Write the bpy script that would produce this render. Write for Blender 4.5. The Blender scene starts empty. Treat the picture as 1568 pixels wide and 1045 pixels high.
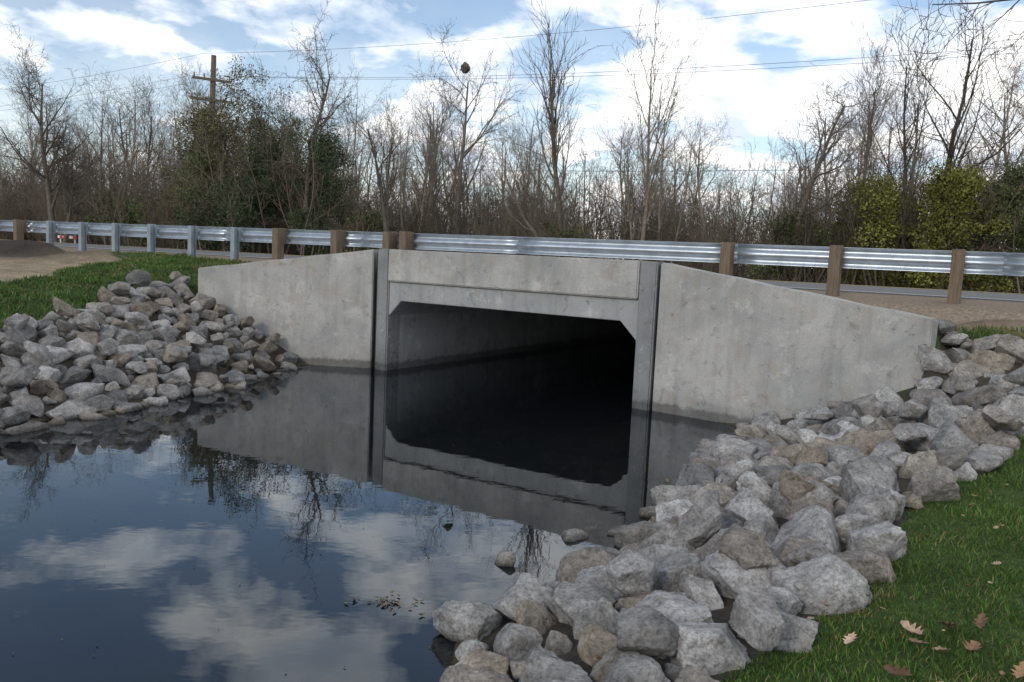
import bpy, bmesh, math, random
import numpy as np
from mathutils import Vector, noise, Matrix
random.seed(7); np.random.seed(7)
sc=bpy.context.scene
COL=sc.collection

# ---------------------------------------------------------------- helpers
def np_mesh(name,V,F,smooth=False):
    V=np.asarray(V,dtype=np.float32); F=np.asarray(F,dtype=np.int32)
    me=bpy.data.meshes.new(name)
    me.vertices.add(len(V)); me.vertices.foreach_set('co',V.ravel())
    k=F.shape[1]
    me.loops.add(F.size); me.loops.foreach_set('vertex_index',F.ravel())
    me.polygons.add(len(F)); me.polygons.foreach_set('loop_start',np.arange(0,F.size,k,dtype=np.int32))
    me.polygons.foreach_set('use_smooth',np.full(len(F),smooth))
    me.update(calc_edges=True)
    return me
def set_col(me,C):
    a=me.color_attributes.new('col','FLOAT_COLOR','POINT')
    C=np.asarray(C,dtype=np.float32)
    if C.shape[1]==3: C=np.hstack([C,np.ones((len(C),1),np.float32)])
    a.data.foreach_set('color',C.ravel())
def obj(name,me,mat=None,parent=None):
    o=bpy.data.objects.new(name,me); COL.objects.link(o)
    if mat and me and not me.materials: me.materials.append(mat)
    if parent: o.parent=parent
    return o
def empty(name):
    o=bpy.data.objects.new(name,None); COL.objects.link(o); o.empty_display_size=.2; return o
def box_bm(bm,c,s,rotz=0):
    r=bmesh.ops.create_cube(bm,size=1.0)
    M_=Matrix.Translation(c)@Matrix.Rotation(rotz,4,'Z')@Matrix.Diagonal((s[0],s[1],s[2],1))
    bmesh.ops.transform(bm,matrix=M_,verts=r['verts']); return r['verts']
def bm_mesh(bm,name,smooth=False):
    me=bpy.data.meshes.new(name); bmesh.ops.recalc_face_normals(bm,faces=bm.faces); bm.to_mesh(me); bm.free()
    if smooth:
        for p in me.polygons: p.use_smooth=True
    return me

# ---------------------------------------------------------------- materials
class M:
    def __init__(s,name):
        s.m=bpy.data.materials.new(name); s.m.use_nodes=True
        s.nt=s.m.node_tree; s.b=s.nt.nodes['Principled BSDF']; s.out=s.nt.nodes['Material Output']
        s.b.inputs['Roughness'].default_value=.85
        s.b.inputs['Specular IOR Level'].default_value=.25
    def n(s,t,**k):
        x=s.nt.nodes.new(t)
        for a,v in k.items(): setattr(x,a,v)
        return x
    def l(s,a,b): s.nt.links.new(a,b)
    def pos(s):
        return s.n('ShaderNodeNewGeometry').outputs['Position']
    def objc(s):
        return s.n('ShaderNodeTexCoord').outputs['Object']
    def noise(s,scale,detail=6,rough=.6,vec=None,dist=0):
        x=s.n('ShaderNodeTexNoise'); x.inputs['Scale'].default_value=scale; x.inputs['Detail'].default_value=detail
        x.inputs['Roughness'].default_value=rough; x.inputs['Distortion'].default_value=dist
        s.l(vec if vec else s.pos(),x.inputs['Vector']); return x.outputs['Fac']
    def ramp(s,fac,stops):
        r=s.n('ShaderNodeValToRGB'); e=r.color_ramp.elements
        while len(e)<len(stops): e.new(.5)
        for i,(p,c) in enumerate(stops):
            e[i].position=p; e[i].color=(c,c,c,1) if not hasattr(c,'__len__') else (*c,1)
        s.l(fac,r.inputs['Fac']); return r.outputs['Color']
    def mix(s,a,b,f,mode='MIX'):
        x=s.n('ShaderNodeMix',data_type='RGBA',blend_type=mode)
        for idx,v in ((6,a),(7,b),(0,f)):
            inp=x.inputs[idx]
            if isinstance(v,(int,float)): inp.default_value=v if idx==0 else (v,v,v,1)
            elif isinstance(v,tuple): inp.default_value=(*v,1)
            else: s.l(v,inp)
        return x.outputs[2]
    def bump(s,h,strength=.5,dist=.02):
        x=s.n('ShaderNodeBump'); x.inputs['Strength'].default_value=strength; x.inputs['Distance'].default_value=dist
        s.l(h,x.inputs['Height']); s.l(x.outputs[0],s.b.inputs['Normal'])
    def base(s,c): s.l(c,s.b.inputs['Base Color'])
    def attr(s): 
        a=s.n('ShaderNodeAttribute'); a.attribute_name='col'; return a.outputs['Color']

def mat_concrete(name,base,dark,warm,streak=.35):
    m=M(name); p=m.pos()
    big=m.noise(1.3,6,.65,p,.5); c=m.mix(dark,base,m.ramp(big,[(.36,0),(.6,1)]))
    med=m.noise(4.5,6,.7,p); c=m.mix(c,warm,m.mix(0.,m.ramp(med,[(.5,0),(.68,1)]),.65))
    mp=m.n('ShaderNodeMapping'); mp.inputs['Scale'].default_value=(6,6,.5); m.l(p,mp.inputs['Vector'])
    st=m.noise(1.5,5,.65,mp.outputs[0]); c=m.mix(c,.5,m.mix(0.,m.ramp(st,[(.48,0),(.72,1)]),streak),'MULTIPLY')
    sp=m.noise(2.6,8,.75,p); c=m.mix(c,(.56,.56,.54),m.mix(0.,m.ramp(sp,[(.56,0),(.64,1)]),.35))
    dk=m.noise(6,5,.6,p,1.); c=m.mix(c,.45,m.mix(0.,m.ramp(dk,[(.58,0),(.7,1)]),.5),'MULTIPLY')
    ho=m.noise(16,3,.5,p,.3); c=m.mix(c,.4,m.mix(0.,m.ramp(ho,[(.69,0),(.73,1)]),.6),'MULTIPLY')
    f=m.noise(60,4,.6,p); c=m.mix(c,m.ramp(f,[(.3,.84),(.7,1.06)]),1.,'MULTIPLY')
    sx=m.n('ShaderNodeSeparateXYZ'); m.l(p,sx.inputs[0])
    ad=m.n('ShaderNodeMath',operation='MULTIPLY_ADD'); m.l(med,ad.inputs[0]); ad.inputs[1].default_value=-.18; m.l(sx.outputs[2],ad.inputs[2])
    wl=m.ramp(ad.outputs[0],[(0.0,.38),(.05,.8),(.3,1.)]); c=m.mix(c,wl,1.,'MULTIPLY')
    m.base(c); m.bump(m.mix(f,med,.5),.35,.012); m.b.inputs['Roughness'].default_value=.9
    return m.m
concrete=mat_concrete('concrete_wall_mat',(.39,.385,.37),(.275,.28,.275),(.33,.29,.245))
concrete2=mat_concrete('concrete_face_mat',(.32,.33,.335),(.25,.265,.27),(.31,.295,.27))
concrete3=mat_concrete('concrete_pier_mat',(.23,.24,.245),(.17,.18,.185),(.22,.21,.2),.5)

def simple(name,c,rough=.85,metal=0,scale=20,var=.3,bump=.2,objspace=False,bd=.01):
    m=M(name); v=m.objc() if objspace else m.pos()
    n=m.noise(scale,6,.65,v)
    m.base(m.mix(tuple(x*(1-var) for x in c),tuple(min(1,x*(1+var)) for x in c),m.ramp(n,[(.3,0),(.7,1)])))
    m.b.inputs['Roughness'].default_value=rough; m.b.inputs['Metallic'].default_value=metal
    if bump: m.bump(n,bump,bd)
    return m.m
galv=simple('galvanized_steel_mat',(.42,.47,.53),.4,.7,6,.18,.03)
galvpost=simple('galvanized_post_mat',(.25,.29,.33),.55,.3,6,.2,.05)
def woodmat(name,a,b):
    m=M(name)
    mp=m.n('ShaderNodeMapping'); mp.inputs['Scale'].default_value=(14,14,1.2); m.l(m.pos(),mp.inputs['Vector'])
    wn=m.noise(3,6,.7,mp.outputs[0]); m.base(m.ramp(wn,[(.25,a),(.7,b)])); m.bump(wn,.4,.01); return m.m
wood=woodmat('weathered_wood_mat',(.07,.052,.036),(.2,.155,.11))
polew=woodmat('pole_wood_mat',(.07,.06,.05),(.17,.145,.115))
asphalt=simple('asphalt_mat',(.15,.15,.15),.9,0,40,.25,.3)
gravel=simple('gravel_shoulder_mat',(.22,.175,.13),.95,0,25,.45,.6,bd=.03)
whitep=simple('white_paint_mat',(.7,.7,.68),.7,0,30,.15,.05)
yellowp=simple('yellow_paint_mat',(.6,.4,.05),.7,0,30,.15,.05)
redp=simple('red_paint_mat',(.4,.04,.03),.5,0,10,.1,.0)
ceram=simple('insulator_mat',(.25,.2,.17),.3,0,10,.1,0)
wirem=simple('wire_mat',(.12,.13,.15),.5,0,5,.1,0)

m=M('ground_mat'); a=m.attr(); n1=m.noise(2.2,8,.7); n2=m.noise(28,5,.7)
c=m.mix(a,m.ramp(n1,[(.3,.55),(.7,1.25)]),1.,'MULTIPLY'); c=m.mix(c,m.ramp(n2,[(.25,.5),(.75,1.4)]),1.,'MULTIPLY')
m.base(c); m.bump(n2,.8,.04); m.b.inputs['Roughness'].default_value=.95; ground_m=m.m

m=M('limestone_rock_mat'); a=m.attr(); p=m.pos()
n1=m.noise(7,8,.7,p); n2=m.noise(50,7,.75,p); n3=m.noise(15,8,.7,p,.6)
c=m.mix(a,m.ramp(n1,[(.33,.55),(.62,1.35)]),1.,'MULTIPLY')
c=m.mix(c,(.17,.135,.10),m.mix(0.,m.ramp(n3,[(.52,0),(.66,1)]),.55))
c=m.mix(c,m.ramp(n2,[(.34,.5),(.56,1.12)]),1.,'MULTIPLY')
sx=m.n('ShaderNodeSeparateXYZ'); m.l(p,sx.inputs[0])
c=m.mix(c,m.ramp(sx.outputs[2],[(0.005,.34),(.05,1.)]),1.,'MULTIPLY')
m.base(c)
b1=m.n('ShaderNodeBump'); b1.inputs['Strength'].default_value=1.; b1.inputs['Distance'].default_value=.05; m.l(n3,b1.inputs['Height'])
b2=m.n('ShaderNodeBump'); b2.inputs['Strength'].default_value=.8; b2.inputs['Distance'].default_value=.012; m.l(n2,b2.inputs['Height']); m.l(b1.outputs[0],b2.inputs['Normal'])
m.l(b2.outputs[0],m.b.inputs['Normal']); m.b.inputs['Roughness'].default_value=.85; rock_m=m.m

m=M('grass_blade_mat'); a=m.attr(); m.base(m.mix(a,m.ramp(m.noise(1.5,4,.6),[(.3,.6),(.7,1.2)]),1.,'MULTIPLY')); m.b.inputs['Roughness'].default_value=.6
grass_m=m.m
m=M('dead_leaf_mat'); m.base(m.mix(m.attr(),m.ramp(m.noise(60,4,.6),[(.3,.6),(.7,1.3)]),1.,'MULTIPLY')); m.b.inputs['Roughness'].default_value=.6; leaf_m=m.m

def bark(name,c1,c2):
    m=M(name); oi=m.n('ShaderNodeObjectInfo')
    c=m.mix(c1,c2,oi.outputs['Random']); c=m.mix(c,m.ramp(m.noise(9,5,.7,m.objc()),[(.3,.6),(.7,1.3)]),1.,'MULTIPLY')
    m.base(c); return m.m
bark_m=bark('bark_mat',(.11,.093,.078),(.25,.215,.175))
bark_d=bark('dark_bark_mat',(.06,.05,.042),(.12,.1,.08))
bark_b=bark('brush_mat',(.07,.057,.044),(.16,.13,.098))
def foliage(name,c1,c2):
    m=M(name); m.base(m.mix(m.attr(),m.mix(c1,c2,m.noise(.9,4,.6,m.objc())),1.,'MULTIPLY')); m.b.inputs['Roughness'].default_value=.7
    return m.m
fol_yg=foliage('yellow_green_leaf_mat',(.10,.115,.02),(.19,.18,.04))
fol_dk=foliage('cedar_leaf_mat',(.03,.048,.022),(.062,.085,.038))
fol_br=foliage('withered_leaf_mat',(.085,.085,.042),(.15,.14,.08))
fol_gr=foliage('green_shrub_leaf_mat',(.048,.072,.024),(.10,.12,.04))

# ---------------------------------------------------------------- layout
O=np.array([-2.05,13.41]); E=np.array([.8387,-.5446]); N=np.array([.5446,.8387])   # headwall frame
def AB(a,b,z=0): q=O+E*a+N*b; return (q[0],q[1],z)
R0=np.array([.68,14.4]); RD=np.array([.8713,-.4907]); RN=np.array([.4907,.8713])     # guardrail / road frame
def SD(s,d,z=0): q=R0+RD*s+RN*d; return (q[0],q[1],z)
WLa=np.array([-2.29,13.56]); WLb=np.array([-5.38,13.87]); WRa=np.array([1.90,10.84]); WRb=np.array([4.515,8.784])

ctl=[(-3.5,13.6,0),(-3.95,11.3,0),(-4.6,9.4,0),(-5.2,8.2,0),(-6.2,6.4,0),(-7.5,4,0),(-8.5,1,0),(-9,-3,0),
(-5.3,13.6,.98),(-5.9,12.3,.92),(-6.2,11.2,.8),(-6.5,10,.68),(-7.4,8.6,.62),(-7.4,11.5,1.08),(-8.6,9.5,.98),(-10,7,.95),(-12,3,.9),
(-6.5,15,1.42),(-9.7,17.6,1.5),(-9,14,1.35),(-12,12,1.3),(-16,10,1.2),(-20,20,1.6),(-7,17,1.58),
(-3.67,16.85,1.6),(-11,20.5,1.6),(2.4,13.2,1.6),(6.1,11.2,1.55),(9,9.6,1.55),(13,7.5,1.55),
(2.95,9.9,0),(2.25,8.4,0),(1.35,6.6,0),(.75,5.2,0),(.3,4.6,0),(-.2,4.06,0),(-.2,3.4,0),(-.5,2.2,0),(-1.3,.5,0),(-2,-2,0),
(4.5,8.5,.78),(3.6,8.7,.3),(4.38,6.92,.64),(2.85,5.56,.4),(1.47,3.72,.33),(.83,3.08,.29),(.5,1,.33),(0,-1,.38),(3,3,.48),(5,4,.66),(6,7,1.0),(5.5,8.5,1.08),
(8,6,1.1),(7,9.5,1.42),(5.3,9.5,1.25),(3,-3,.5),(12,3,1.2),(-1,9,-.9),(-2,6,-1),(-3,3,-1),(-5,0,-1),(1,9.5,-.4),(0,12,-.8),(-2.5,12.5,-.7),(-5,-4,-1),(.2,6.5,-.45)]
ctl=np.array(ctl)
def _U(r2): return np.where(r2>1e-9,.5*r2*np.log(np.maximum(r2,1e-9)),0)
P=ctl[:,:2]; nC=len(P)
K=_U(((P[:,None]-P[None])**2).sum(-1))+np.eye(nC)*.02
Q=np.hstack([np.ones((nC,1)),P]); A=np.block([[K,Q],[Q.T,np.zeros((3,3))]])
W=np.linalg.solve(A,np.concatenate([ctl[:,2],np.zeros(3)]))
def sstep(x,a,b): t=np.clip((x-a)/(b-a),0,1); return t*t*(3-2*t)
def terrain(X,Y):
    X=np.asarray(X,float).ravel(); Y=np.asarray(Y,float).ravel()
    Z=np.empty_like(X)
    for i in range(0,len(X),20000):
        x=X[i:i+20000]; y=Y[i:i+20000]
        r2=(x[:,None]-P[:,0])**2+(y[:,None]-P[:,1])**2
        Z[i:i+20000]=_U(r2)@W[:nC]+W[nC]+W[nC+1]*x+W[nC+2]*y
    Z=np.clip(Z,-1.1,1.75)
    far=sstep(np.hypot(X,Y-8),16,24); Z=Z*(1-far)+1.35*far
    poly=[WLb,WLa,WRa,WRb]; best=np.full(len(X),1e9); zb=np.full(len(X),-5.); side=np.zeros(len(X)); endp=np.zeros(len(X),bool)
    zt=[1.42,1.72,1.72,1.38]
    for k in range(3):
        a,b=poly[k],poly[k+1]; d=b-a; L=np.hypot(*d)
        t=((X-a[0])*d[0]+(Y-a[1])*d[1])/L**2; tc=np.clip(t,0,1)
        px=a[0]+tc*d[0]; py=a[1]+tc*d[1]; ds=np.hypot(X-px,Y-py)
        cr=(d[0]*(Y-a[1])-d[1]*(X-a[0]))/L
        m_=ds<best; best=np.where(m_,ds,best); side=np.where(m_,cr,side); zb=np.where(m_,zt[k]+(zt[k+1]-zt[k])*tc,zb)
        e=((k==0)&(t<0))|((k==2)&(t>1)); endp=np.where(m_,e,endp)
    back=(side>.18)&(~endp)
    zz=zb-.03*best
    Z=np.where(back,np.maximum(Z,np.minimum(zz,1.72)),Z)
    Z=np.where(endp,np.maximum(Z,zb-.2-1.1*best),Z)
    dd=(X-R0[0])*RN[0]+(Y-R0[1])*RN[1]
    w=sstep(dd,-1.1,-.3); Z=Z*(1-w)+1.45*w
    w2=sstep(dd,8.5,11); Z=Z+w2*.05
    ca=(X-O[0])*E[0]+(Y-O[1])*E[1]; cb=(X-O[0])*N[0]+(Y-O[1])*N[1]
    Z=np.where((ca>-.1)&(ca<4.55)&(cb>-.05)&(cb<10.5),-.6,Z)
    return Z
def tz(x,y): return float(terrain([x],[y])[0])

def axis(lo,hi,step,far):
    c=list(np.arange(lo,hi+1e-6,step)); s=step
    a=hi; 
    while a<far: s=min(s*1.18,60); a+=s; c.append(a)
    a=lo; s=step
    while a>-far: s=min(s*1.18,60); a-=s; c.insert(0,a)
    return np.array(c)
ax=axis(-8.5,8.5,.12,900); ay=axis(1.,23,.12,900)
GX,GY=np.meshgrid(ax,ay); gz=terrain(GX,GY)
V=np.stack([GX.ravel(),GY.ravel(),gz],1)
rough=np.array([noise.noise(Vector((x*.9,y*.9,0))) if abs(x)<60 and -20<y<80 else 0 for x,y in V[:,:2]])
V[:,2]+=rough*.05
nx,ny=len(ax),len(ay); I=np.arange(nx*ny).reshape(ny,nx)
F=np.stack([I[:-1,:-1].ravel(),I[:-1,1:].ravel(),I[1:,1:].ravel(),I[1:,:-1].ravel()],1)

def inpoly(X,Y,poly):
    X=np.asarray(X);Y=np.asarray(Y); r=np.zeros(X.shape,bool); j=len(poly)-1
    for i in range(len(poly)):
        xi,yi=poly[i];xj,yj=poly[j]
        if yi!=yj:
            c=((yi>Y)!=(yj>Y))&(X<(xj-xi)*(Y-yi)/(yj-yi)+xi); r^=c
        j=i
    return r
RR=[(2.85,9.95),(2.4,9.1),(2.15,8.4),(1.4,6.6),(.85,5.4),(.5,4.8),(.05,4.3),(-.2,4.),(-.25,3.4),(-.4,2.2),(.5,2.2),(.83,3.08),(1.47,3.72),(2.1,4.4),(2.85,5.56),(3.7,6.2),(4.38,6.92),(5.2,7.8),(5.6,8.7),(5.3,9.6),(4.85,9.4),(4.62,8.7)]
LR=[(-3.45,13.5),(-3.7,11.3),(-4.35,9.3),(-4.9,8.1),(-5.8,6.3),(-8.,6.8),(-7.3,8.6),(-6.55,10.),(-6.3,11.2),(-6.1,12.3),(-6.05,13.4),(-5.9,14.2),(-5.5,13.8)]
TANP=[(-7.9,12.4),(-7.7,13.4),(-7.9,15.2),(-8.1,17),(-9.5,18.2),(-12,19.6),(-17,21),(-20,17),(-17,11),(-11,10.8)]
def tanmask(x,y):
    x=np.asarray(x,float); y=np.asarray(y,float)
    nn=np.array([[noise.noise(Vector((a*1.3,b*1.3,7)))*.6+noise.noise(Vector((a*4,b*4,3)))*.3,noise.noise(Vector((a*1.3,b*1.3,19)))*.6] if -22<a<-5 and 8<b<23 else [0,0] for a,b in zip(x,y)])
    return inpoly(x+nn[:,0],y+nn[:,1],TANP)
x,y,z=V[:,0],V[:,1],V[:,2].copy()
C=np.tile(np.array([.045,.08,.017]),(len(V),1))
dd=(x-R0[0])*RN[0]+(y-R0[1])*RN[1]; ss=(x-R0[0])*RD[0]+(y-R0[1])*RD[1]
C[dd>8]=(.07,.054,.038)
sh=sstep(dd,-2.6,-1.2)*(ss>2.2)*(dd<1); C=C*(1-sh[:,None])+np.array([.23,.175,.125])*sh[:,None]
rk=inpoly(x,y,RR)|inpoly(x,y,LR)|((z<.6)&(x>1)&(y>8))|((z<.75)&(x<-3)&(x>-5.5)&(y>12)); C[rk]=(.07,.062,.05)
tm=tanmask(x,y)&(dd<0); C[tm]=(.31,.25,.17)
e=np.clip(np.exp(-(((x+10.6)/2.2)**2+((y-16.6)/1.3)**2)**2)+rough*.3,0,1)*(x<-8)*(dd<-.8); C=C*(1-e[:,None])+np.array([.05,.04,.032])*e[:,None]
V[:,2]+=e*.22*(1+rough)
C[z<.02]=(.10,.085,.055)
deep=sstep(-z,.05,.8)[:,None]; C=np.where(z[:,None]<.02,C*(1-deep)+np.array([.025,.023,.016])*deep,C)
me=np_mesh('ground',V,F,True); set_col(me,C); obj('ground',me,ground_m)

# ---------------------------------------------------------------- water
bm=bmesh.new(); vs=[bm.verts.new(p) for p in [(-30,-40,0),(30,-40,0),(30,30,0),(-30,30,0)]]; bm.faces.new(vs)
wme=bm_mesh(bm,'pond_water'); 
m=M('water_mat'); nt=m.nt; nt.nodes.remove(m.b)
fr=m.n('ShaderNodeFresnel'); fr.inputs['IOR'].default_value=1.66
gl=m.n('ShaderNodeBsdfGlossy'); gl.inputs['Roughness'].default_value=.008; gl.inputs['Color'].default_value=(.9,.95,1,1)
tr=m.n('ShaderNodeBsdfTransparent'); tr.inputs['Color'].default_value=(.62,.58,.44,1)
df=m.n('ShaderNodeBsdfDiffuse'); df.inputs['Color'].default_value=(.012,.016,.02,1)
mx0=m.n('ShaderNodeMixShader'); mx0.inputs[0].default_value=.3; m.l(tr.outputs[0],mx0.inputs[1]); m.l(df.outputs[0],mx0.inputs[2])
mx=m.n('ShaderNodeMixShader'); m.l(fr.outputs[0],mx.inputs[0]); m.l(mx0.outputs[0],mx.inputs[1]); m.l(gl.outputs[0],mx.inputs[2]); m.l(mx.outputs[0],m.out.inputs[0])
mpp=m.n('ShaderNodeMapping'); mpp.inputs['Scale'].default_value=(1,1.6,1); m.l(m.pos(),mpp.inputs['Vector'])
wn=m.noise(2.2,3,.5,mpp.outputs[0]); bp=m.n('ShaderNodeBump'); bp.inputs['Strength'].default_value=.05; bp.inputs['Distance'].default_value=.02
m.l(wn,bp.inputs['Height']); m.l(bp.outputs[0],gl.inputs['Normal']); m.l(bp.outputs[0],fr.inputs['Normal'])
obj('pond_water',wme,m.m)

# ---------------------------------------------------------------- culvert
cul=empty('concrete_box_culvert')
def prism(name,poly,b0,b1,mat,frame=AB,parent=cul,bev=.012):
    bm=bmesh.new()
    f=[bm.verts.new(frame(a,b0,z)) for a,z in poly]; g=[bm.verts.new(frame(a,b1,z)) for a,z in poly]
    bm.faces.new(f); bm.faces.new(g[::-1]); n=len(poly)
    for i in range(n): bm.faces.new([f[i],g[i],g[(i+1)%n],f[(i+1)%n]])
    bmesh.ops.recalc_face_normals(bm,faces=bm.faces)
    if bev: bmesh.ops.bevel(bm,geom=bm.edges[:],offset=bev,segments=2,affect='EDGES')
    return obj(name,bm_mesh(bm,name),mat,parent)
prism('wall_leg_1',[(-.24,-1.2),(0,-1.2),(0,1.475),(-.24,1.475)],.1,10.8,concrete2,bev=0)
prism('wall_leg_2',[(4.45,-1.2),(4.69,-1.2),(4.69,1.475),(4.45,1.475)],.1,10.8,concrete2,bev=0)
prism('roof_slab',[(0,.91),(.26,1.17),(4.19,1.17),(4.45,.91),(4.45,1.474),(0,1.474)],.0,10.8,concrete2,bev=.008)
prism('parapet',[(0.004,1.48),(4.446,1.48),(4.446,2.0),(0.004,2.0)],-.06,.28,concrete,bev=.018)
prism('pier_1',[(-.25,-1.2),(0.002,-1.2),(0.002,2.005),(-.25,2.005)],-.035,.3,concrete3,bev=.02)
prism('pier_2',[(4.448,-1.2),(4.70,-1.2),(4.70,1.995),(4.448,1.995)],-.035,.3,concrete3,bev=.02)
prism('barrel_light_plug',[(-.2,-1.2),(4.65,-1.2),(4.65,1.45),(-.2,1.45)],10.3,10.5,concrete3,bev=0)  # unseen plug, added to keep far-end daylight out of the barrel
def wing(name,a,b,z0,z1):
    d=(b-a); L=np.hypot(*d); d=d/L; nn=np.array([-d[1],d[0]])
    if nn[1]<0: nn=-nn
    def fr(s,t,z): q=a+d*s+nn*t; return (q[0],q[1],z)
    poly=[(0.02,-1.2),(L,-1.2),(L,z1)]
    k=9
    for i in range(1,k): 
        t=1-i/k; poly.append((L*t, z0+(z1-z0)*t+.008*math.sin(i*2.3)))
    poly.append((.02,z0))
    return prism(name,poly,0,.3,concrete,frame=fr,bev=.015)
dL=(WLb-WLa)/np.hypot(*(WLb-WLa))
wing('wingwall_1',WLa+dL*.04,WLb,1.99,1.54)
wing('wingwall_2',WRa,WRb,1.985,1.504)
prism('joint_filler_1',[(-.34,-1.2),(-.22,-1.2),(-.22,1.95),(-.34,1.95)],.06,.28,simple('joint_mat',(.05,.05,.05),.9),bev=0)
bm=bmesh.new()
P8=[AB(-.7,.26,1.70),AB(5.1,.26,1.70),AB(5.1,3.2,1.60),AB(-.7,3.2,1.60)]
top=[bm.verts.new(p) for p in P8]; bot=[bm.verts.new((p[0],p[1],1.478)) for p in P8]
bm.faces.new(top)
for i in range(4): bm.faces.new([top[i],bot[i],bot[(i+1)%4],top[(i+1)%4]])
obj('embankment_fill',bm_mesh(bm,'embankment_fill'),gravel)

# ---------------------------------------------------------------- road
def ribbon(name,prof,mat,s0=-90,s1=60,step=1.5,parent=None):
    S=np.arange(s0,s1+.1,step); V=[];n=len(prof)
    for s in S:
        for d,z in prof: V.append(SD(s,d,z))
    F=[]
    for i in range(len(S)-1):
        for j in range(n-1): F.append((i*n+j,i*n+j+1,(i+1)*n+j+1,(i+1)*n+j))
    return obj(name,np_mesh(name,V,F),mat,parent)
road=empty('road')
ribbon('asphalt_surface',[(.9,1.66),(4.2,1.71),(7.6,1.66)],asphalt,parent=road)
ribbon('near_shoulder',[(-1.15,1.38),(-.8,1.56),(.3,1.635),(.9,1.655)],gravel,parent=road)
ribbon('far_shoulder',[(7.6,1.655),(8.6,1.6),(9.4,1.36)],gravel,parent=road)
ribbon('edge_line_1',[(1.15,1.668),(1.27,1.670)],whitep,parent=road)
ribbon('edge_line_2',[(7.2,1.670),(7.32,1.668)],whitep,parent=road)
ribbon('centre_line_1',[(4.05,1.712),(4.15,1.7135)],yellowp,parent=road)
ribbon('centre_line_2',[(4.27,1.7135),(4.37,1.712)],yellowp,parent=road)

# ---------------------------------------------------------------- guardrail
gr=empty('guardrail')
prof=[(.0,2.02),(.012,2.035),(.075,2.06),(.083,2.085),(.075,2.11),(.012,2.145),(.0,2.175),(.012,2.205),(.075,2.24),(.083,2.265),(.075,2.29),(.012,2.318),(0,2.33)]
def beam(name,s0,s1,off=0,parent=gr):
    b=ribbon(name,[(.12+off+d,z) for d,z in prof],galv,s0,s1,.5,parent)
    for p in b.data.polygons: p.use_smooth=True
    md=b.modifiers.new('s','SOLIDIFY'); md.thickness=.004
    return b
edges=[-62]+[-58+3.81*i for i in range(22)]
for i in range(len(edges)-1):
    beam('beam_%d'%i,edges[i],edges[i+1]+.3,.004*(i%2))
def posts(lst,mat,w,dp,name,ztop=2.35):
    bm=bmesh.new(); ang=math.atan2(RD[1],RD[0])
    for s in lst:
        p=SD(s,0); z0=1.2; zt=ztop+random.uniform(-.012,.012)
        if mat is galvpost:
            for dy in (-.07,.07): 
                q=SD(s,dy-.03); box_bm(bm,(q[0],q[1],(z0+zt)/2),(w,.012,zt-z0),ang)
            q=SD(s,-.03); box_bm(bm,(q[0],q[1],(z0+zt)/2),(.012,.128,zt-z0),ang)
            q=SD(s,.075); box_bm(bm,(q[0],q[1],2.175),(w*.9,.06,.3),ang)
        else:
            box_bm(bm,(p[0]-RN[0]*.06,p[1]-RN[1]*.06,(z0+zt)/2),(w,dp,zt-z0),ang+random.uniform(-.03,.03))
            q=SD(s,.07); box_bm(bm,(q[0],q[1],2.175),(w*.85,.1,.34),ang)
    bmesh.ops.bevel(bm,geom=bm.edges[:],offset=.004,segments=1,affect='EDGES')
    obj(name,bm_mesh(bm,name),mat,gr)
posts([3.04,4.64,6.22,7.8,9.4,11,12.6,14.2,15.8,17.4,19],wood,.16,.2,'wood_posts_1',2.345)
posts([-3.22,-3.62,-4.96,-6.6,-16.3,-17.7],wood,.16,.2,'wood_posts_2',2.345)
posts([-7.95,-9.36,-10.8,-12.15,-13.5,-14.9]+[-19.1-1.5*i for i in range(26)],galvpost,.12,.15,'steel_posts',2.34)

br=empty('road_barricade'); bm=bmesh.new(); bm2=bmesh.new()
ang=math.atan2(RD[1],RD[0])
for i in range(6):
    q=SD(-28+.24*i,8.2); box_bm(bm if i%2 else bm2,(q[0],q[1],1.9),(.24,.04,.12),ang)
for s in (-27.9,-26.9):
    q=SD(s,8.25); box_bm(bm2,(q[0],q[1],1.78),(.05,.05,.4),ang); box_bm(bm2,(q[0],q[1],1.6),(.06,.5,.05),ang)
obj('red_panels',bm_mesh(bm,'red_panels'),redp,br); obj('white_panels_and_legs',bm_mesh(bm2,'white_panels'),whitep,br)

# ---------------------------------------------------------------- tubes
class Tubes:
    def __init__(s): s.V=[];s.F=[];s.n=0
    def add(s,pts,rad,sides=3):
        pts=np.asarray(pts,float); k=len(pts); rad=np.asarray(rad,float)
        t=np.gradient(pts,axis=0); t/=np.linalg.norm(t,axis=1)[:,None]+1e-9
        ref=np.array([0,0,1.]) if abs(t[0][2])<.8 else np.array([1.,0,0])
        u=np.cross(t,ref); u/=np.linalg.norm(u,axis=1)[:,None]+1e-9; v=np.cross(t,u)
        th=np.arange(sides)*2*math.pi/sides
        ring=pts[:,None]+rad[:,None,None]*(np.cos(th)[None,:,None]*u[:,None]+np.sin(th)[None,:,None]*v[:,None])
        s.V.append(ring.reshape(-1,3))
        i=np.arange(k-1)[:,None]*sides; j=np.arange(sides)[None]; j2=(j+1)%sides
        f=np.stack([i+j,i+j2,i+sides+j2,i+sides+j],-1).reshape(-1,4)+s.n
        s.F.append(f); s.n+=k*sides
    def mesh(s,name): return np_mesh(name,np.concatenate(s.V),np.concatenate(s.F),True)
def rvec(r): return np.array([r.gauss(0,1),r.gauss(0,1),r.gauss(0,1)])
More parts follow.
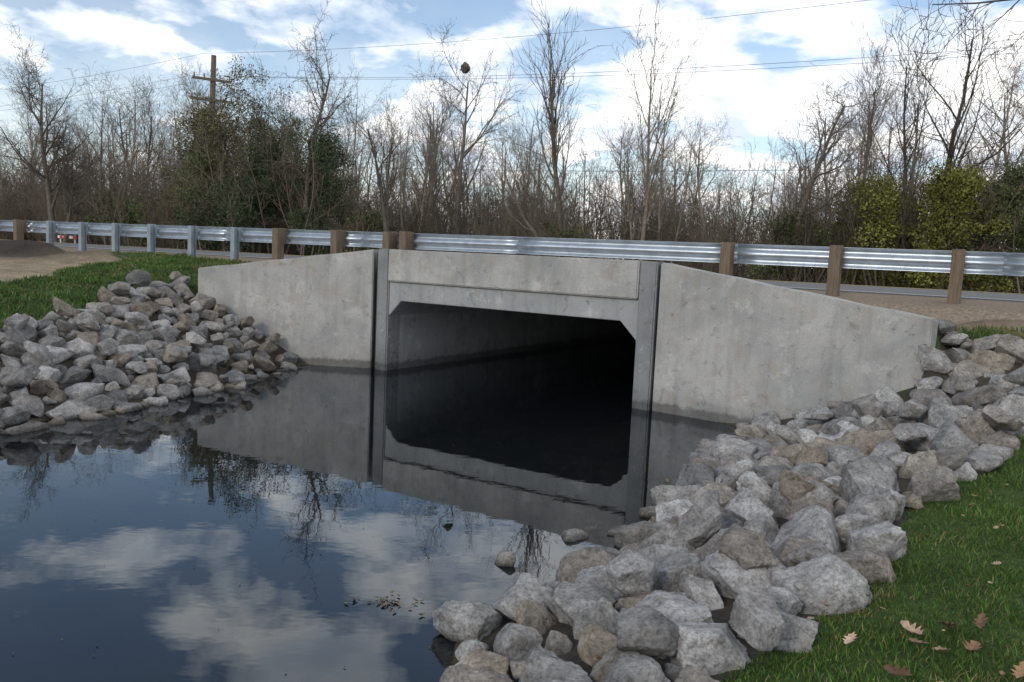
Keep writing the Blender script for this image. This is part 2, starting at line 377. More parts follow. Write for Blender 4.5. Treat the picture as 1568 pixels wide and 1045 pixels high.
def grow(T,r,p,d,L,rad,lev,maxlev,cfg,tips=None):
    n={0:9,1:6,2:3}.get(lev,2)
    pts=[p];rs=[rad]; d=d/np.linalg.norm(d); st=L/n
    endr=cfg.get('endr',.25) if lev<maxlev else .3
    for i in range(n):
        d=d+rvec(r)*cfg['wob']*(1 if lev else .45)+np.array([0,0,cfg['up']*(.35 if lev<2 else .12)]); d/=np.linalg.norm(d)
        pts.append(pts[-1]+d*st); rs.append(rad*(1-(1-endr)*((i+1)/n)))
    T.add(pts,rs,7 if lev==0 else (5 if lev==1 else 3))
    if lev>=maxlev:
        if tips is not None: tips.append(pts[-1])
        return
    nc=cfg['kids'][lev]; nc=max(1,int(nc*r.uniform(.75,1.25)))
    for c in range(nc):
        t=cfg['start'][lev]+(1-cfg['start'][lev])*((c+r.random())/nc); t=min(t,.99)
        i=min(int(t*n),n-1); f=t*n-i; q=pts[i]*(1-f)+pts[i+1]*f; rr=rs[i]*(1-f)+rs[i+1]*f
        ax_=pts[i+1]-pts[i]; ax_=ax_/np.linalg.norm(ax_); sd=rvec(r); sd-=ax_*sd.dot(ax_); sd/=np.linalg.norm(sd)
        a=math.radians(cfg['ang']*r.uniform(.6,1.4)); nd=ax_*math.cos(a)+sd*math.sin(a)
        grow(T,r,q,nd,L*cfg['len'][lev]*r.uniform(.6,1.2)*(1.1-.5*t if lev==0 else 1),max(rr*cfg.get('rr',.6),cfg['minr']),lev+1,maxlev,cfg,tips)
def tree_mesh(name,seed,H,trunks=1,lean=.06,r0=.12,kids=(14,8,6,4),start=(.25,.15,.1,.1),ln=(.42,.5,.5,.5),ang=42,up=.35,wob=.12,minr=.006,maxlev=4,tips=None,endr=.2):
    r=random.Random(seed); T=Tubes(); cfg=dict(kids=kids,start=start,len=ln,ang=ang,up=up,wob=wob,minr=minr,endr=endr)
    for k in range(trunks):
        h=H*(1 if k==0 else r.uniform(.6,.95)); a=r.uniform(0,6.28); le=lean if trunks==1 else lean+.12
        grow(T,r,np.array([.15*k*math.cos(a),.15*k*math.sin(a),-.3]),np.array([math.cos(a)*le,math.sin(a)*le,1]),h,r0*(1 if k==0 else .75),0,maxlev,cfg,tips)
    return T.mesh(name)
trees=[
 tree_mesh('bt0',1,8.5,1,kids=(14,8,6,3)),
 tree_mesh('bt1',2,8.8,2,r0=.11,kids=(11,7,5,2)),
 tree_mesh('bt2',3,8.0,1,ang=30,up=.5,kids=(16,8,5,3)),
 tree_mesh('bt3',4,7.0,3,r0=.08,kids=(10,6,4,2),ang=35),
 tree_mesh('bt4',5,9.0,1,ang=50,up=.2,start=(.35,.2,.1,.1),r0=.14,kids=(15,8,5,3)),
 tree_mesh('bt5',6,7.5,1,ang=38,wob=.18,kids=(14,8,5,3),r0=.1),
 tree_mesh('bt6',8,7.8,2,ang=34,wob=.2,kids=(10,7,5,3),r0=.09,lean=.2),
]
def thicket_mesh(seed,H=3.2,n=30,w=1.6,minr=.007):
    r=random.Random(seed); T=Tubes(); cfg=dict(kids=(7,4,2),start=(.15,.1,.1),len=(.45,.5,.5),ang=40,up=.2,wob=.16,minr=minr,endr=.3)
    for i in range(n):
        a=r.uniform(0,6.28); le=r.uniform(.0,.55)
        grow(T,r,np.array([r.uniform(-w,w),r.uniform(-w*.6,w*.6),-.2]),np.array([math.cos(a)*le,math.sin(a)*le,1]),H*r.uniform(.45,1.1),r.uniform(.012,.03),0,3,cfg)
    return T.mesh('thicket')
thick=[thicket_mesh(20+i,H=2.6+.5*i) for i in range(4)]
for t in trees: t.materials.append(bark_m)
for t in thick: t.materials.append(bark_b)

# ---------------------------------------------------------------- leafy things
def leaves_mesh(name,seed,clumps,per,cr,size,flat=1.,dark=(.4,1.3)):
    r=np.random.RandomState(seed); V=[];C=[]
    for (c,k) in clumps:
        n=int(per*k); d=r.normal(size=(n,3)); d/=np.linalg.norm(d,axis=1)[:,None]; rad=cr*k*r.uniform(.15,1.,(n,1))**.6
        p=np.array(c)+d*rad*np.array([1,1,flat])
        a=r.normal(size=(n,3)); a/=np.linalg.norm(a,axis=1)[:,None]; b=np.cross(a,r.normal(size=(n,3))); b/=np.linalg.norm(b,axis=1)[:,None]+1e-9
        s=size*r.uniform(.5,1.4,(n,1))
        q=np.stack([p-a*s,p-b*s*.5,p+a*s,p+b*s*.5],1); V.append(q.reshape(-1,3))
        cc=r.uniform(*dark)*r.uniform(.7,1.3,(n,1,1))*np.ones((n,4,3)); C.append(cc.reshape(-1,3))
    V=np.concatenate(V); C=np.concatenate(C); F=np.arange(len(V)).reshape(-1,4)
    me=np_mesh(name,V,F); set_col(me,C); return me
def bush(name,x,y,W,H,mat,seed,size=.04,ncl=60,per=260,flat=.9,cr=.42):
    r=random.Random(seed); e=empty(name); cl=[]
    z0=tz(x,y)
    for i in range(ncl):
        a=r.uniform(0,6.28); h=r.random()**.8; rad=W*math.sqrt(r.random())*(1-.55*max(0,h-.35)/.65)*(.75+.35*math.sin(a*3+seed))
        cl.append(((rad*math.cos(a),rad*math.sin(a),.15+h*H*r.uniform(.85,1.1)),r.uniform(.4,1.2)))
    me=leaves_mesh(name+'_leaves',seed,cl,per,cr,size,flat); l=obj('leaves',me,mat,e)
    T=Tubes(); cfg=dict(kids=(8,5,3),start=(.2,.1,.1),len=(.45,.5,.5),ang=35,up=.25,wob=.14,minr=.006,endr=.25)
    for i in range(12):
        a=r.uniform(0,6.28); grow(T,r,np.array([r.uniform(-.5,.5)*W,r.uniform(-.5,.5)*W,-.2]),np.array([math.cos(a)*.35,math.sin(a)*.35,1]),H*r.uniform(.8,1.3),.035,0,3,cfg)
    obj('stems',T.mesh('stems'),bark_b,e)
    e.location=(x,y,z0); return e
bush('yellow_green_shrub',9.4,22.0,1.5,2.5,fol_yg,1,ncl=75)
bush('yellow_green_shrub',11.4,21.8,1.6,2.9,fol_yg,2,ncl=90)
bush('green_shrub',13.2,22.5,1.7,3.0,fol_gr,3,ncl=90)
bush('green_shrub',15.4,24,1.6,2.6,fol_gr,33,ncl=60)
bush('green_shrub',10.6,24.,1.7,2.6,fol_gr,43,ncl=60)
bush('green_shrub',7.6,22.5,1.1,1.6,fol_gr,4,ncl=30)
bush('evergreen_shrub',-6.6,28.,1.5,4.0,fol_dk,5,ncl=70,cr=.5)
bush('evergreen_shrub',-8.9,29.,1.7,3.6,fol_dk,6,ncl=70,cr=.5)
bush('evergreen_shrub',-11.2,29.5,1.7,3.2,fol_gr,7,ncl=60,cr=.5)
bush('evergreen_shrub',-9.8,27.5,1.4,2.2,fol_dk,17,ncl=40,cr=.5)
bush('green_shrub',3.9,21.8,1.0,1.2,fol_gr,8,ncl=24)
bush('green_shrub',-4.8,26,1.1,1.5,fol_gr,9,ncl=26)
bush('green_shrub',-14.,29.5,1.4,1.8,fol_gr,10,ncl=26)
bush('green_shrub',1.2,23.8,.9,1.2,fol_gr,12,ncl=18)

for i,(vx,vy,sd_,vh) in enumerate([(-10.7,31.5,33,6.0),(-8.2,32,34,5.3),(-12.3,33,36,5.2)]):
    tp=[]
    e=empty('vine_covered_tree'); obj('trunk',tree_mesh('vt',sd_,vh,2,r0=.14,kids=(12,7,4),maxlev=3,tips=tp,ang=45),bark_d,e)
    tp=[t for t in tp if t[2]>1.6]; random.Random(1).shuffle(tp)
    obj('withered_leaves',leaves_mesh('vl',4+i,[(t,random.uniform(.5,1.2)) for t in tp[:230]],80,.46,.04,.75),fol_br if i!=1 else fol_gr,e); e.location=(vx,vy,1.4)

# ---------------------------------------------------------------- forest mass
forest=empty('bare_tree_line')
r=random.Random(11)
def inst(me,x,y,sc_,parent,name,rz=None,tilt=.05,zs=1):
    rt=x/y
    if rt>.37 and y<26 and x>6: return None
    if -.46<rt<-.2 and y<29.5 and r.random()<.55: return None
    if rt>.95 or rt<-1.0: return None
    o=bpy.data.objects.new(name,me); COL.objects.link(o); o.parent=parent
    o.location=(x,y,1.38); o.rotation_euler=(r.uniform(-tilt,tilt),r.uniform(-tilt,tilt),r.uniform(0,6.28) if rz is None else rz)
    o.scale=(sc_,sc_,sc_*zs); return o
for row,(d0,d1,n,smin,smax) in enumerate([(10.5,14,30,.42,.68),(14,20,44,.5,.82),(20,28,56,.65,.95),(28,42,60,.8,1.15)]):
    for i in range(n):
        s=-62+(i+r.random())*(100/n); d=r.uniform(d0,d1); q=SD(s,d)
        k=r.uniform(smin,smax)
        ratio=q[0]/q[1]
        if .0<ratio<.36: k*=.85
        if ratio<-.2: k*=1.22
        inst(r.choice(trees),q[0],q[1],k,forest,'tree',tilt=.08)
brush=empty('undergrowth_thicket')
for (d0,d1,n,k0,k1) in [(9.8,11.5,64,.45,.75),(11.5,15,64,.6,.95),(15,20,56,.75,1.1),(20,30,50,.95,1.35)]:
    for i in range(n):
        s=-62+(i+r.random())*(100/n); q=SD(s,r.uniform(d0,d1)); k=r.uniform(k0,k1)
        if q[0]/q[1]<-.2: k*=1.25
        inst(r.choice(thick),q[0],q[1],k,brush,'brush')
far=empty('distant_tree_line')
for i in range(50):
    s=-110+i*3.7+r.uniform(-1,1); q=SD(s,r.uniform(45,75)); inst(r.choice(trees),q[0],q[1],r.uniform(.9,1.25)*(1.2 if q[0]/q[1]<-.2 else 1),far,'tree',zs=.85)
    q=SD(s,r.uniform(32,60)); inst(r.choice(thick),q[0],q[1],r.uniform(1.4,2.),far,'brush')

# ---------------------------------------------------------------- individual trees
def itree(x,y,mat,rot=0,**k):
    me=tree_mesh('bare_tree',**k); o=obj('bare_tree',me,mat); o.location=(x,y,1.38); o.rotation_euler[2]=rot; return o
itree(1.7,26,bark_d,0,seed=41,H=7.2,trunks=2,r0=.11,kids=(10,6,4),start=(.35,.15,.1),maxlev=3,ang=28,up=.5,minr=.008)
itree(12.2,24.4,bark_d,0,seed=42,H=7.6,trunks=3,r0=.11,kids=(11,6,4),start=(.3,.15,.1),maxlev=3,ang=32,up=.45,minr=.009)
itree(-7.3,28,bark_d,1,seed=43,H=6.9,trunks=1,r0=.13,kids=(13,8,5,3),start=(.4,.15,.1,.1),ang=48,up=.25,wob=.2)
itree(-19.,34,bark_m,0,seed=44,H=7.2,trunks=2,r0=.15,kids=(15,9,6,4),ang=50)
itree(-2.3,31.5,bark_m,0,seed=45,H=7.4,trunks=1,r0=.13,kids=(14,8,6,3),start=(.35,.15,.1,.1),ang=40)
itree(12.2,29.5,bark_m,0,seed=46,H=7.4,trunks=1,r0=.1,kids=(12,7,5,3),start=(.45,.15,.1,.1),ang=30,up=.5)
itree(7.6,23.5,bark_m,2.6,seed=47,H=5.6,trunks=1,lean=.55,r0=.12,kids=(10,7,5,3),start=(.4,.15,.1,.1),ang=45,up=.35,wob=.22)
itree(4.2,27,bark_m,0,seed=48,H=7.2,trunks=2,r0=.09,kids=(11,7,5,3),ang=30,up=.5)
itree(16.8,27,bark_m,0,seed=49,H=6.4,trunks=2,r0=.12,kids=(14,8,6,3),ang=45)
itree(-3.6,24.6,bark_d,0,seed=50,H=4.8,trunks=1,lean=.35,r0=.09,kids=(8,6,4),start=(.4,.15,.1),maxlev=3,ang=45,wob=.2)
itree(.9,24.2,bark_d,0,seed=51,H=4.0,trunks=2,lean=.4,r0=.08,kids=(6,5,3),start=(.4,.15,.1),maxlev=3,ang=50,wob=.25)

bm=bmesh.new(); bmesh.ops.create_icosphere(bm,subdivisions=3,radius=.17)
for v in bm.verts: v.co*=1+.35*noise.noise(v.co*14); v.co.z*=1.15
nest=bm_mesh(bm,'squirrel_nest'); e=empty('squirrel_nest'); obj('leaf_ball',nest,bark_d,e)
T=Tubes(); rn=random.Random(2)
for i in range(70):
    d=rvec(rn); d/=np.linalg.norm(d); t_=rvec(rn); t_/=np.linalg.norm(t_); T.add([d*.14,d*.17+t_*.06,d*.19+t_*.14],[.008,.006,.004],3)
obj('twigs',T.mesh('nest_twigs'),bark_d,e); e.location=(-2.2,31.4,8.85)

T=Tubes(); rr_=random.Random(5); cfg=dict(kids=(14,5,3),start=(.2,.1,.1),len=(.3,.55,.5),ang=48,up=-.05,wob=.1,minr=.004,endr=.15)
T.add([(0,0,-.4),(.05,0,1),(0,.05,2.4),(-.1,.05,4.4),(-.05,.1,6.5)],[.2,.16,.14,.12,.08],10)
grow(T,rr_,np.array([-.05,.05,3.45]),np.array([-1,-.05,.10]),3.9,.035,0,3,cfg)
cfg2=dict(cfg); cfg2['up']=.2
grow(T,rr_,np.array([-.05,.05,4.4]),np.array([-.3,.6,1]),3.4,.05,0,3,cfg2)
grow(T,rr_,np.array([-.05,.05,5.4]),np.array([.5,.3,1]),3.4,.05,0,3,cfg2)
o=obj('overhanging_tree',T.mesh('overhanging_tree'),bark_d); o.location=(8.0,8.6,tz(8.2,8.6))

# ---------------------------------------------------------------- utility pole and wires
up=empty('utility_pole'); px,py=-14.15,38.
T=Tubes(); T.add([(px-.16,py,1.2),(px,py,6),(px+.1,py,10.35)],[.17,.14,.11],10); obj('pole',T.mesh('pole'),polew,up)
bm=bmesh.new()
for z,w in ((9.25,1.7),(8.35,1.9)): box_bm(bm,(px+.08,py-.14,z),(w,.09,.11),.55)
obj('crossarms',bm_mesh(bm,'crossarms'),polew,up)
T=Tubes()
for z,w in ((9.37,1.7),(8.47,1.9)):
    for k in (-.45,-.2,.2,.45):
        cx=px+.08+math.cos(.55)*w*k; cy=py-.14+math.sin(.55)*w*k; T.add([(cx,cy,z-.06),(cx,cy,z),(cx,cy,z+.05),(cx,cy,z+.11)],[.02,.05,.03,.045],8)
T.add([(px+.25,py-.2,6.9),(px+.25,py-.2,6.95),(px+.25,py-.2,7.5),(px+.25,py-.2,7.55)],[.02,.15,.15,.02],10)
obj('insulators_and_transformer',T.mesh('ins'),ceram,up)
pl=empty('power_lines'); T=Tubes()
def wire(p0,p1,sag,rad=.0065):
    p0=np.array(p0);p1=np.array(p1); t=np.linspace(0,1,30)[:,None]; p=p0*(1-t)+p1*t; p[:,2]-=(sag*4*t*(1-t))[:,0]; T.add(p,np.full(30,rad),4)
far_=(px+.8713*44,py-.4907*44); bk=(px-.8713*45,py+.4907*45)
for off,z in ((-.7,9.45),(.75,9.45),(-.3,10.4)):
    wire((px+off,py-.1,z),(far_[0]+off,far_[1],z-1.1 if z<10 else z),.75); wire((px+off,py-.1,z),(bk[0]+off,bk[1],z),.7)
wire((px+.15,py-.2,5.7),(far_[0],far_[1],5.4),.6,.008); wire((px+.15,py-.2,5.7),(bk[0],bk[1],5.7),.5,.008)
obj('wires',T.mesh('wires'),wirem,pl)

# ---------------------------------------------------------------- rocks
def ico(sub):
    bm=bmesh.new(); bmesh.ops.create_icosphere(bm,subdivisions=sub,radius=1); bm.verts.ensure_lookup_table()
    V=np.array([v.co[:] for v in bm.verts]); F=np.array([[v.index for v in f.verts] for f in bm.faces]); bm.free(); return V,F
IC={3:ico(3),4:ico(4),5:ico(5)}
def rockshape(seed,sub):
    V,F=IC[sub]; V=V.copy(); r=np.random.RandomState(seed)
    V=V*1.1
    for i in range(r.randint(10,15)):
        n=r.normal(size=3); n/=np.linalg.norm(n); d=r.uniform(.52,.85)
        o=np.maximum(0,V@n-d); V-=o[:,None]*n
    off=r.uniform(0,50,3)
    dn=np.array([noise.noise(Vector(v*1.6+off))*.12+abs(noise.noise(Vector(v*3.5+off)))*.10+noise.noise(Vector(v*9+off))*.04+noise.noise(Vector(v*20+off))*.018 for v in V])
    V*= (1+dn)[:,None]; V/=np.abs(V).max(); return V
SH3=[rockshape(i,4) for i in range(12)]; SH4=[rockshape(100+i,5) for i in range(10)]
SH2=[rockshape(200+i,3) for i in range(10)]
def rotm(r):
    a=r.uniform(0,6.28); c,s=math.cos(a),math.sin(a); b=r.normal(0,.35); g=r.normal(0,.35)
    Rz=np.array([[c,-s,0],[s,c,0],[0,0,1]]); Rx=np.array([[1,0,0],[0,math.cos(b),-math.sin(b)],[0,math.sin(b),math.cos(b)]])
    Ry=np.array([[math.cos(g),0,math.sin(g)],[0,1,0],[-math.sin(g),0,math.cos(g)]]); return Rz@Rx@Ry
pal=[(.36,.35,.34),(.31,.305,.30),(.40,.395,.385),(.28,.265,.25),(.32,.295,.265),(.24,.24,.24),(.45,.445,.44),(.3,.265,.225)]
def build_rocks(name,lst,seed,dark=1.):
    r=np.random.RandomState(seed); VV=[];FF=[];CC=[];n=0
    for it in lst:
        x,y,z,rad=it[:4]; col=it[4] if len(it)>4 else None
        cam=math.hypot(x,y)
        if cam<6.5 and rad>.13: S,F=SH4[r.randint(len(SH4))],IC[5][1]
        elif rad>.12: S,F=SH3[r.randint(len(SH3))],IC[4][1]
        else: S,F=SH2[r.randint(len(SH2))],IC[3][1]
        sc_=np.array([r.uniform(1.0,1.3),r.uniform(.8,1.05),r.uniform(.65,.92)])*rad
        v=(S*sc_)@rotm(r).T+np.array([x,y,z]); VV.append(v); FF.append(F+n); n+=len(v)
        c=np.array(col if col else pal[r.randint(len(pal))])*r.uniform(.8,1.12)*dark; CC.append(np.tile(c,(len(v),1)))
    me=np_mesh(name,np.concatenate(VV),np.concatenate(FF),True); set_col(me,np.concatenate(CC)); return obj(name,me,rock_m)
def front_of_wall(x,y,rad):
    for a,b in ((WLa,WLb),(WRa,WRb)):
        d=(b-a);L=np.hypot(*d); t=((x-a[0])*d[0]+(y-a[1])*d[1])/L
        nn=np.array([-d[1],d[0]])/L
        if nn[1]<0: nn=-nn
        c=(x-a[0])*nn[0]+(y-a[1])*nn[1]
        if -.2<t<L+.02 and -rad*.75<c<.3+rad*.8: return False
    return True
def scatter(poly,heroes,seed,passes):
    r=random.Random(seed); out=list(heroes); xs=[p[0] for p in poly]; ys=[p[1] for p in poly]; pos=[(h[0],h[1],h[3]) for h in heroes]
    for (r0,r1,tries,fac,lift,new) in passes:
        if new: pos=[]
        for _ in range(tries):
            x=r.uniform(min(xs),max(xs)); y=r.uniform(min(ys),max(ys))
            if not inpoly(np.array([x]),np.array([y]),poly)[0]: continue
            rad=r.uniform(r0,r1)
            if not front_of_wall(x,y,rad): continue
            if new and tz(x,y)<.14: continue
            if any((x-a)**2+(y-b)**2<(fac*(rad+c))**2 for a,b,c in pos): continue
            pos.append((x,y,rad)); out.append((x,y,tz(x,y)+rad*lift,rad))
    return out
W_=(.48,.475,.47); TN=(.36,.31,.25); G_=(.36,.355,.345)
her=[(.86,3.74,.27,W_),(.08,3.77,.22,G_),(-.08,3.5,.18,TN),(.42,4.08,.2,G_),(.46,3.56,.16,TN),(-.15,4.08,.19,G_),(1.3,4.24,.27,W_),(.88,3.38,.22,W_),
(1.88,4.8,.27,W_),(2.62,5.75,.28,G_),(3.2,6.2,.28,(.36,.33,.29)),(1.46,5.0,.24,G_),(1.0,4.75,.18,G_),(.95,5.5,.19,(.25,.24,.23)),(1.6,6.1,.22,(.34,.32,.29)),(1.33,3.8,.14,W_),
(2.35,7.0,.24,(.34,.32,.29)),(2.9,6.85,.26,G_),(4.5,7.35,.25,G_),(4.1,7.7,.24,G_),(.25,3.3,.2,G_),(.55,3.15,.18,G_),(3.75,6.75,.25,G_),(3.3,7.4,.25,TN),(2.1,5.6,.24,G_)]
her=[(x,y,tz(x,y)+rd*.18,rd,c) for x,y,rd,c in her]
her+=[(.02,5.15,.01,.08,(.3,.28,.25)),(.66,5.95,-.05,.17,(.4,.38,.35)),(.9,5.85,-.04,.14,(.3,.29,.27)),(.5,5.65,-.05,.13,(.25,.24,.23)),(1.15,6.3,-.02,.13,(.3,.28,.25))]
rk1=scatter(RR,her,5,[(.19,.27,1400,.66,.12,0),(.13,.19,3000,.66,.18,0),(.08,.12,4000,.67,.3,0),(.12,.19,160,1.2,1.2,1)])
build_rocks('riprap_rocks',rk1,3,1.04)
rk2=scatter(LR,[],6,[(.17,.25,2000,.63,.15,0),(.12,.17,3500,.66,.25,0),(.07,.11,4000,.68,.4,0),(.12,.19,200,1.15,1.2,1)])
build_rocks('riprap_rocks',rk2,4,.85)  # left bank shadow put into the stone colour by darkening it
r=random.Random(9)
sub=[]
for _ in range(190):
    x=r.uniform(-.6,2.9); y=r.uniform(4.2,10); z=tz(x,y)
    if -.5<z<-.04: sub.append((x,y,min(z+.03,-.05),r.uniform(.05,.12),(.36,.31,.22)))
for _ in range(160):
    x=r.uniform(-6,-3); y=r.uniform(6,13.3); z=tz(x,y)
    if -.45<z<-.04: sub.append((x,y,min(z+.04,-.03),r.uniform(.07,.16),(.3,.27,.21)))
build_rocks('submerged_stones',sub,8)

# ---------------------------------------------------------------- grass
def blades(name,X,Y,h0,h1,w,seed,cols):
    r=np.random.RandomState(seed); n=len(X); Z=terrain(X,Y)+np.array([noise.noise(Vector((a*.9,b*.9,0)))*.05 for a,b in zip(X,Y)])
    h=r.uniform(h0,h1,n)*np.array([1+.7*noise.noise(Vector((a*3,b*3,5))) for a,b in zip(X,Y)]); a=r.uniform(0,6.28,n); ln=r.uniform(.1,.9,n)*h; la=r.uniform(0,6.28,n)
    B=np.stack([X,Y,Z-.01],1); ww=w*r.uniform(.6,1.3,n)
    dx=np.stack([np.cos(a)*ww,np.sin(a)*ww,np.zeros(n)],1); tip=B+np.stack([np.cos(la)*ln,np.sin(la)*ln,h],1); mid=B+np.stack([np.cos(la)*ln*.3,np.sin(la)*ln*.3,h*.6],1)
    V=np.stack([B-dx,B+dx,mid+dx*.7,mid-dx*.7,tip],1).reshape(-1,3); i=np.arange(n)[:,None]*5
    F=np.concatenate([i+np.array([0,1,2]),i+np.array([0,2,3]),i+np.array([3,2,4])])
    pat=np.array([noise.noise(Vector((a*1.1,b*1.1,9))) for a,b in zip(X,Y)])
    ci=r.choice(len(cols),n,p=[.38,.3,.2,.12]); ci=np.where((pat>.18)&(r.random_sample(n)<.35),3,ci)
    c=np.array(cols)[ci]*r.uniform(.7,1.3,(n,1)); C=np.repeat(c,5,0)
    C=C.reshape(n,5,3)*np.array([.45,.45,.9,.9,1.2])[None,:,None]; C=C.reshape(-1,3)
    me=np_mesh(name,V,F); set_col(me,C); return obj(name,me,grass_m)
gc=[(.06,.13,.019),(.095,.165,.03),(.048,.10,.017),(.2,.18,.07)]
rs=np.random.RandomState(4)
n=330000; X=rs.uniform(.3,9,n); Y=1.6+8.4*rs.random(n)**1.5
keep=~inpoly(X,Y,RR)&(X>np.interp(Y,[1.5,2.2,3.08,3.72,4.4,5.56,6.2,6.92,7.8,8.7,9.6],[.3,.5,.83,1.47,2.1,2.85,3.7,4.38,5.2,5.6,5.3]))&(X/Y<.8)
keep&=((X-R0[0])*RN[0]+(Y-R0[1])*RN[1]<-1.6)
X,Y=X[keep],Y[keep]
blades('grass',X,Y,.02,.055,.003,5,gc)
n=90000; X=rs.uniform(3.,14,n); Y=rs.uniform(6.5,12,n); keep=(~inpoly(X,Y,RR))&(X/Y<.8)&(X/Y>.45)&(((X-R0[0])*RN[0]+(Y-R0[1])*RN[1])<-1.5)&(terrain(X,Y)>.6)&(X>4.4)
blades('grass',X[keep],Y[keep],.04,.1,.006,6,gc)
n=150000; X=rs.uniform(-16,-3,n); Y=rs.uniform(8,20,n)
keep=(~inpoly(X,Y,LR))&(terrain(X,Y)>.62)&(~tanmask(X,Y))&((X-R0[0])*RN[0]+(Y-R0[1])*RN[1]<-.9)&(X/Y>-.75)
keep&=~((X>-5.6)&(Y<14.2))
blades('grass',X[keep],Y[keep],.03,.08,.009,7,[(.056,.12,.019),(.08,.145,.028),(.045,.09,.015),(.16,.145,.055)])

# ---------------------------------------------------------------- fallen leaves
V=[];F=[];C=[]; r=random.Random(21)
half=[(0,.02),(.12,.05),(.2,.2),(.28,.09),(.42,.3),(.5,.12),(.64,.28),(.72,.12),(.85,.16),(1,0)]
OUT=half+[(t,-w) for t,w in half[::-1][1:]]
def leaf(x,y,z,s,col):
    a=r.uniform(0,6.28); cu=r.uniform(.2,.8); tx=r.uniform(-.4,.4); ty=r.uniform(-.4,.4); b=len(V)
    V.append((x+.5*s*math.cos(a),y+.5*s*math.sin(a),z+.004))
    for t,w in OUT:
        lx=t*s; ly=w*s; lz=abs(w)*s*cu+abs(t-.5)**2*s*cu+tx*(t-.5)*s+ty*w*s
        V.append((x+lx*math.cos(a)-ly*math.sin(a),y+lx*math.sin(a)+ly*math.cos(a),z+max(0,lz)+.006))
    k=len(OUT)
    for i in range(k): F.append((b,b+1+i,b+1+(i+1)%k))
    cc=np.array(col)*r.uniform(.6,1.3); C.extend([cc]*(k+1))
lc=[(.26,.15,.085),(.33,.21,.13),(.17,.095,.055),(.44,.31,.22)]
for (x,y) in [(1.55,3.42),(1.78,3.40),(1.86,3.3),(2.05,3.5),(1.92,3.2),(1.4,2.85),(2.0,3.0),(1.82,3.36),(2.12,3.46),(1.35,2.78),(1.6,3.0)]:
    leaf(x,y,tz(x,y)+.04,r.uniform(.09,.14),r.choice(lc))
for _ in range(300):
    x=r.uniform(1,7);y=r.uniform(2.4,8.5)
    if tz(x,y)>.3 and not inpoly(np.array([x]),np.array([y]),RR)[0]: leaf(x,y,tz(x,y)+.03,r.uniform(.025,.06),r.choice(lc))
me=np_mesh('fallen_leaves',V,F); set_col(me,C); obj('fallen_leaves',me,leaf_m)
V=[];F=[];C=[]; lw=[(.16,.11,.06),(.2,.15,.09),(.1,.08,.05)]
for _ in range(34): leaf(-.62+r.gauss(0,.1),4.45+r.gauss(0,.05),.0,r.uniform(.02,.045),r.choice(lw))
for _ in range(60): leaf(r.uniform(-3,.2),r.uniform(3.5,9),.0,r.uniform(.01,.022),r.choice(lw))
me=np_mesh('floating_leaves',V,F); set_col(me,C); obj('floating_leaves',me,leaf_m)

# ---------------------------------------------------------------- sky, sun
elev=math.radians(28); rot=math.radians(215)
w=bpy.data.worlds.new('World'); sc.world=w; w.use_nodes=True; nt=w.node_tree; nt.nodes.clear()
def N_(t,**k):
    x=nt.nodes.new(t)
    for a,v in k.items(): setattr(x,a,v)
    return x
L_=nt.links.new
sky=N_('ShaderNodeTexSky',sky_type='NISHITA'); sky.sun_disc=False; sky.sun_elevation=elev; sky.sun_rotation=rot; sky.air_density=1.; sky.dust_density=.6; sky.ozone_density=1.3
bg=N_('ShaderNodeBackground'); bg.inputs[1].default_value=.15; L_(sky.outputs[0],bg.inputs[0])
tc=N_('ShaderNodeTexCoord'); sp=N_('ShaderNodeSeparateXYZ'); L_(tc.outputs['Generated'],sp.inputs[0])
def MA(op,a,b,c=None):
    x=N_('ShaderNodeMath',operation=op)
    for i,v in enumerate((a,b,c)):
        if v is None: continue
        if isinstance(v,(int,float)): x.inputs[i].default_value=v
        else: L_(v,x.inputs[i])
    return x.outputs[0]
zc=MA('MAXIMUM',sp.outputs[2],0.); den=MA('ADD',zc,.25)
cx=MA('DIVIDE',sp.outputs[0],den); cy=MA('DIVIDE',sp.outputs[1],den); cb=N_('ShaderNodeCombineXYZ'); L_(cx,cb.inputs[0]); L_(cy,cb.inputs[1])
n1=N_('ShaderNodeTexNoise'); n1.inputs['Scale'].default_value=3.1; n1.inputs['Detail'].default_value=9; n1.inputs['Roughness'].default_value=.54; n1.inputs['Distortion'].default_value=.2
mp=N_('ShaderNodeMapping'); mp.inputs['Location'].default_value=(3.3,1.2,0); L_(cb.outputs[0],mp.inputs[0]); L_(mp.outputs[0],n1.inputs['Vector'])
bias=MA('MULTIPLY_ADD',sp.outputs[0],.17,n1.outputs['Fac']); 
low=MA('MULTIPLY_ADD',zc,-.05,.04); bias2=MA('ADD',bias,low)
rp=N_('ShaderNodeValToRGB'); rp.color_ramp.elements[0].position=.465; rp.color_ramp.elements[0].color=(.06,.06,.06,1); rp.color_ramp.elements[1].position=.575; L_(bias2,rp.inputs[0])
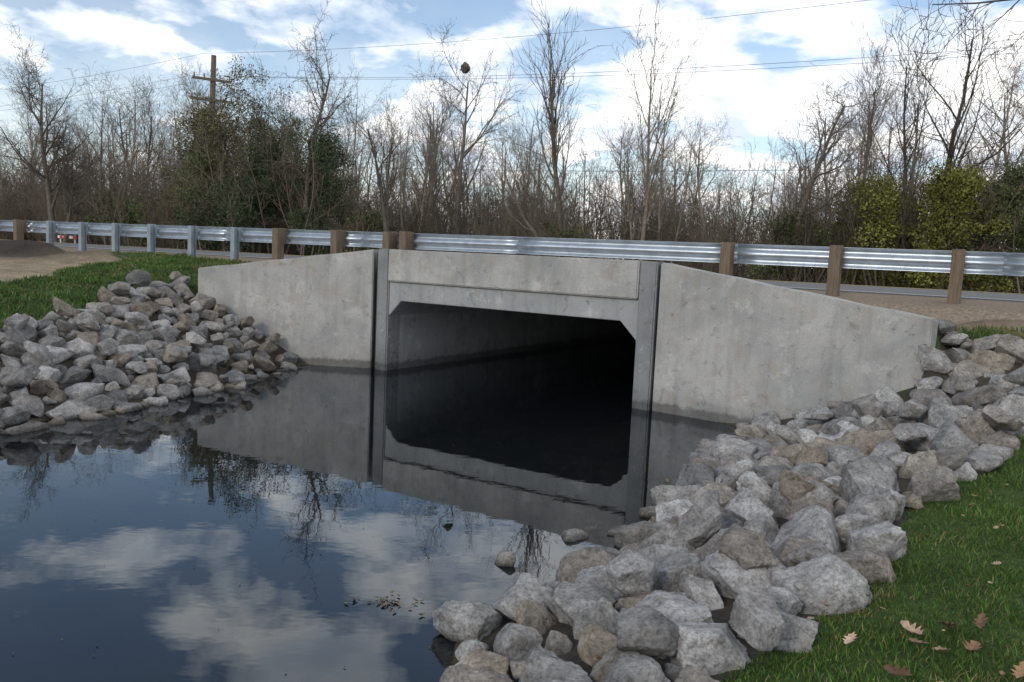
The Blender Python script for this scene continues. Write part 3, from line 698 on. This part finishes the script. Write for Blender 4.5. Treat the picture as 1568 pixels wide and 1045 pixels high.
# thin haze veil, thick low in the sky and clearing with height
hz=MA('MULTIPLY_ADD',zc,-1.5,.5); hz=MA('MAXIMUM',hz,0.)
fac=MA('MAXIMUM',rp.outputs[0],hz)
n2=N_('ShaderNodeTexNoise'); n2.inputs['Scale'].default_value=4.; n2.inputs['Detail'].default_value=6; L_(mp.outputs[0],n2.inputs['Vector'])
cr=N_('ShaderNodeValToRGB'); cr.color_ramp.elements[0].position=.35; cr.color_ramp.elements[0].color=(.55,.62,.73,1); cr.color_ramp.elements[1].position=.6; cr.color_ramp.elements[1].color=(1.,.99,.97,1); L_(n2.outputs['Fac'],cr.inputs[0])
bg2=N_('ShaderNodeBackground'); bg2.inputs[1].default_value=1.5; L_(cr.outputs[0],bg2.inputs[0])
mx=N_('ShaderNodeMixShader'); L_(fac,mx.inputs[0]); L_(bg.outputs[0],mx.inputs[1]); L_(bg2.outputs[0],mx.inputs[2])
out=N_('ShaderNodeOutputWorld'); L_(mx.outputs[0],out.inputs[0])
sd=bpy.data.lights.new('sun','SUN'); sd.energy=1.3; sd.angle=math.radians(12); sd.color=(1,.92,.81)
so=bpy.data.objects.new('sun',sd); COL.objects.link(so)
dirs=Vector((math.sin(rot)*math.cos(elev),math.cos(rot)*math.cos(elev),math.sin(elev))); so.rotation_euler=dirs.to_track_quat('Z','Y').to_euler()

# ---------------------------------------------------------------- camera
cam=bpy.data.cameras.new('camera'); co=bpy.data.objects.new('camera',cam); COL.objects.link(co); sc.camera=co
cam.sensor_width=36; cam.lens=36*1250/1568; cam.clip_start=.05; cam.clip_end=3000
p=math.atan(132/1250); rl=.045
Fw=Vector((0,math.cos(p),-math.sin(p))); U0=Vector((0,math.sin(p),math.cos(p))); R0v=Vector((1,0,0))
Rv=R0v*math.cos(rl)+U0*math.sin(rl); Uv=U0*math.cos(rl)-R0v*math.sin(rl)
Mx=Matrix((Rv,Uv,-Fw)).transposed().to_4x4(); Mx.translation=(0,0,2.0); co.matrix_world=Mx
sc.view_settings.view_transform='Standard'; sc.view_settings.look='None'; sc.view_settings.exposure=0
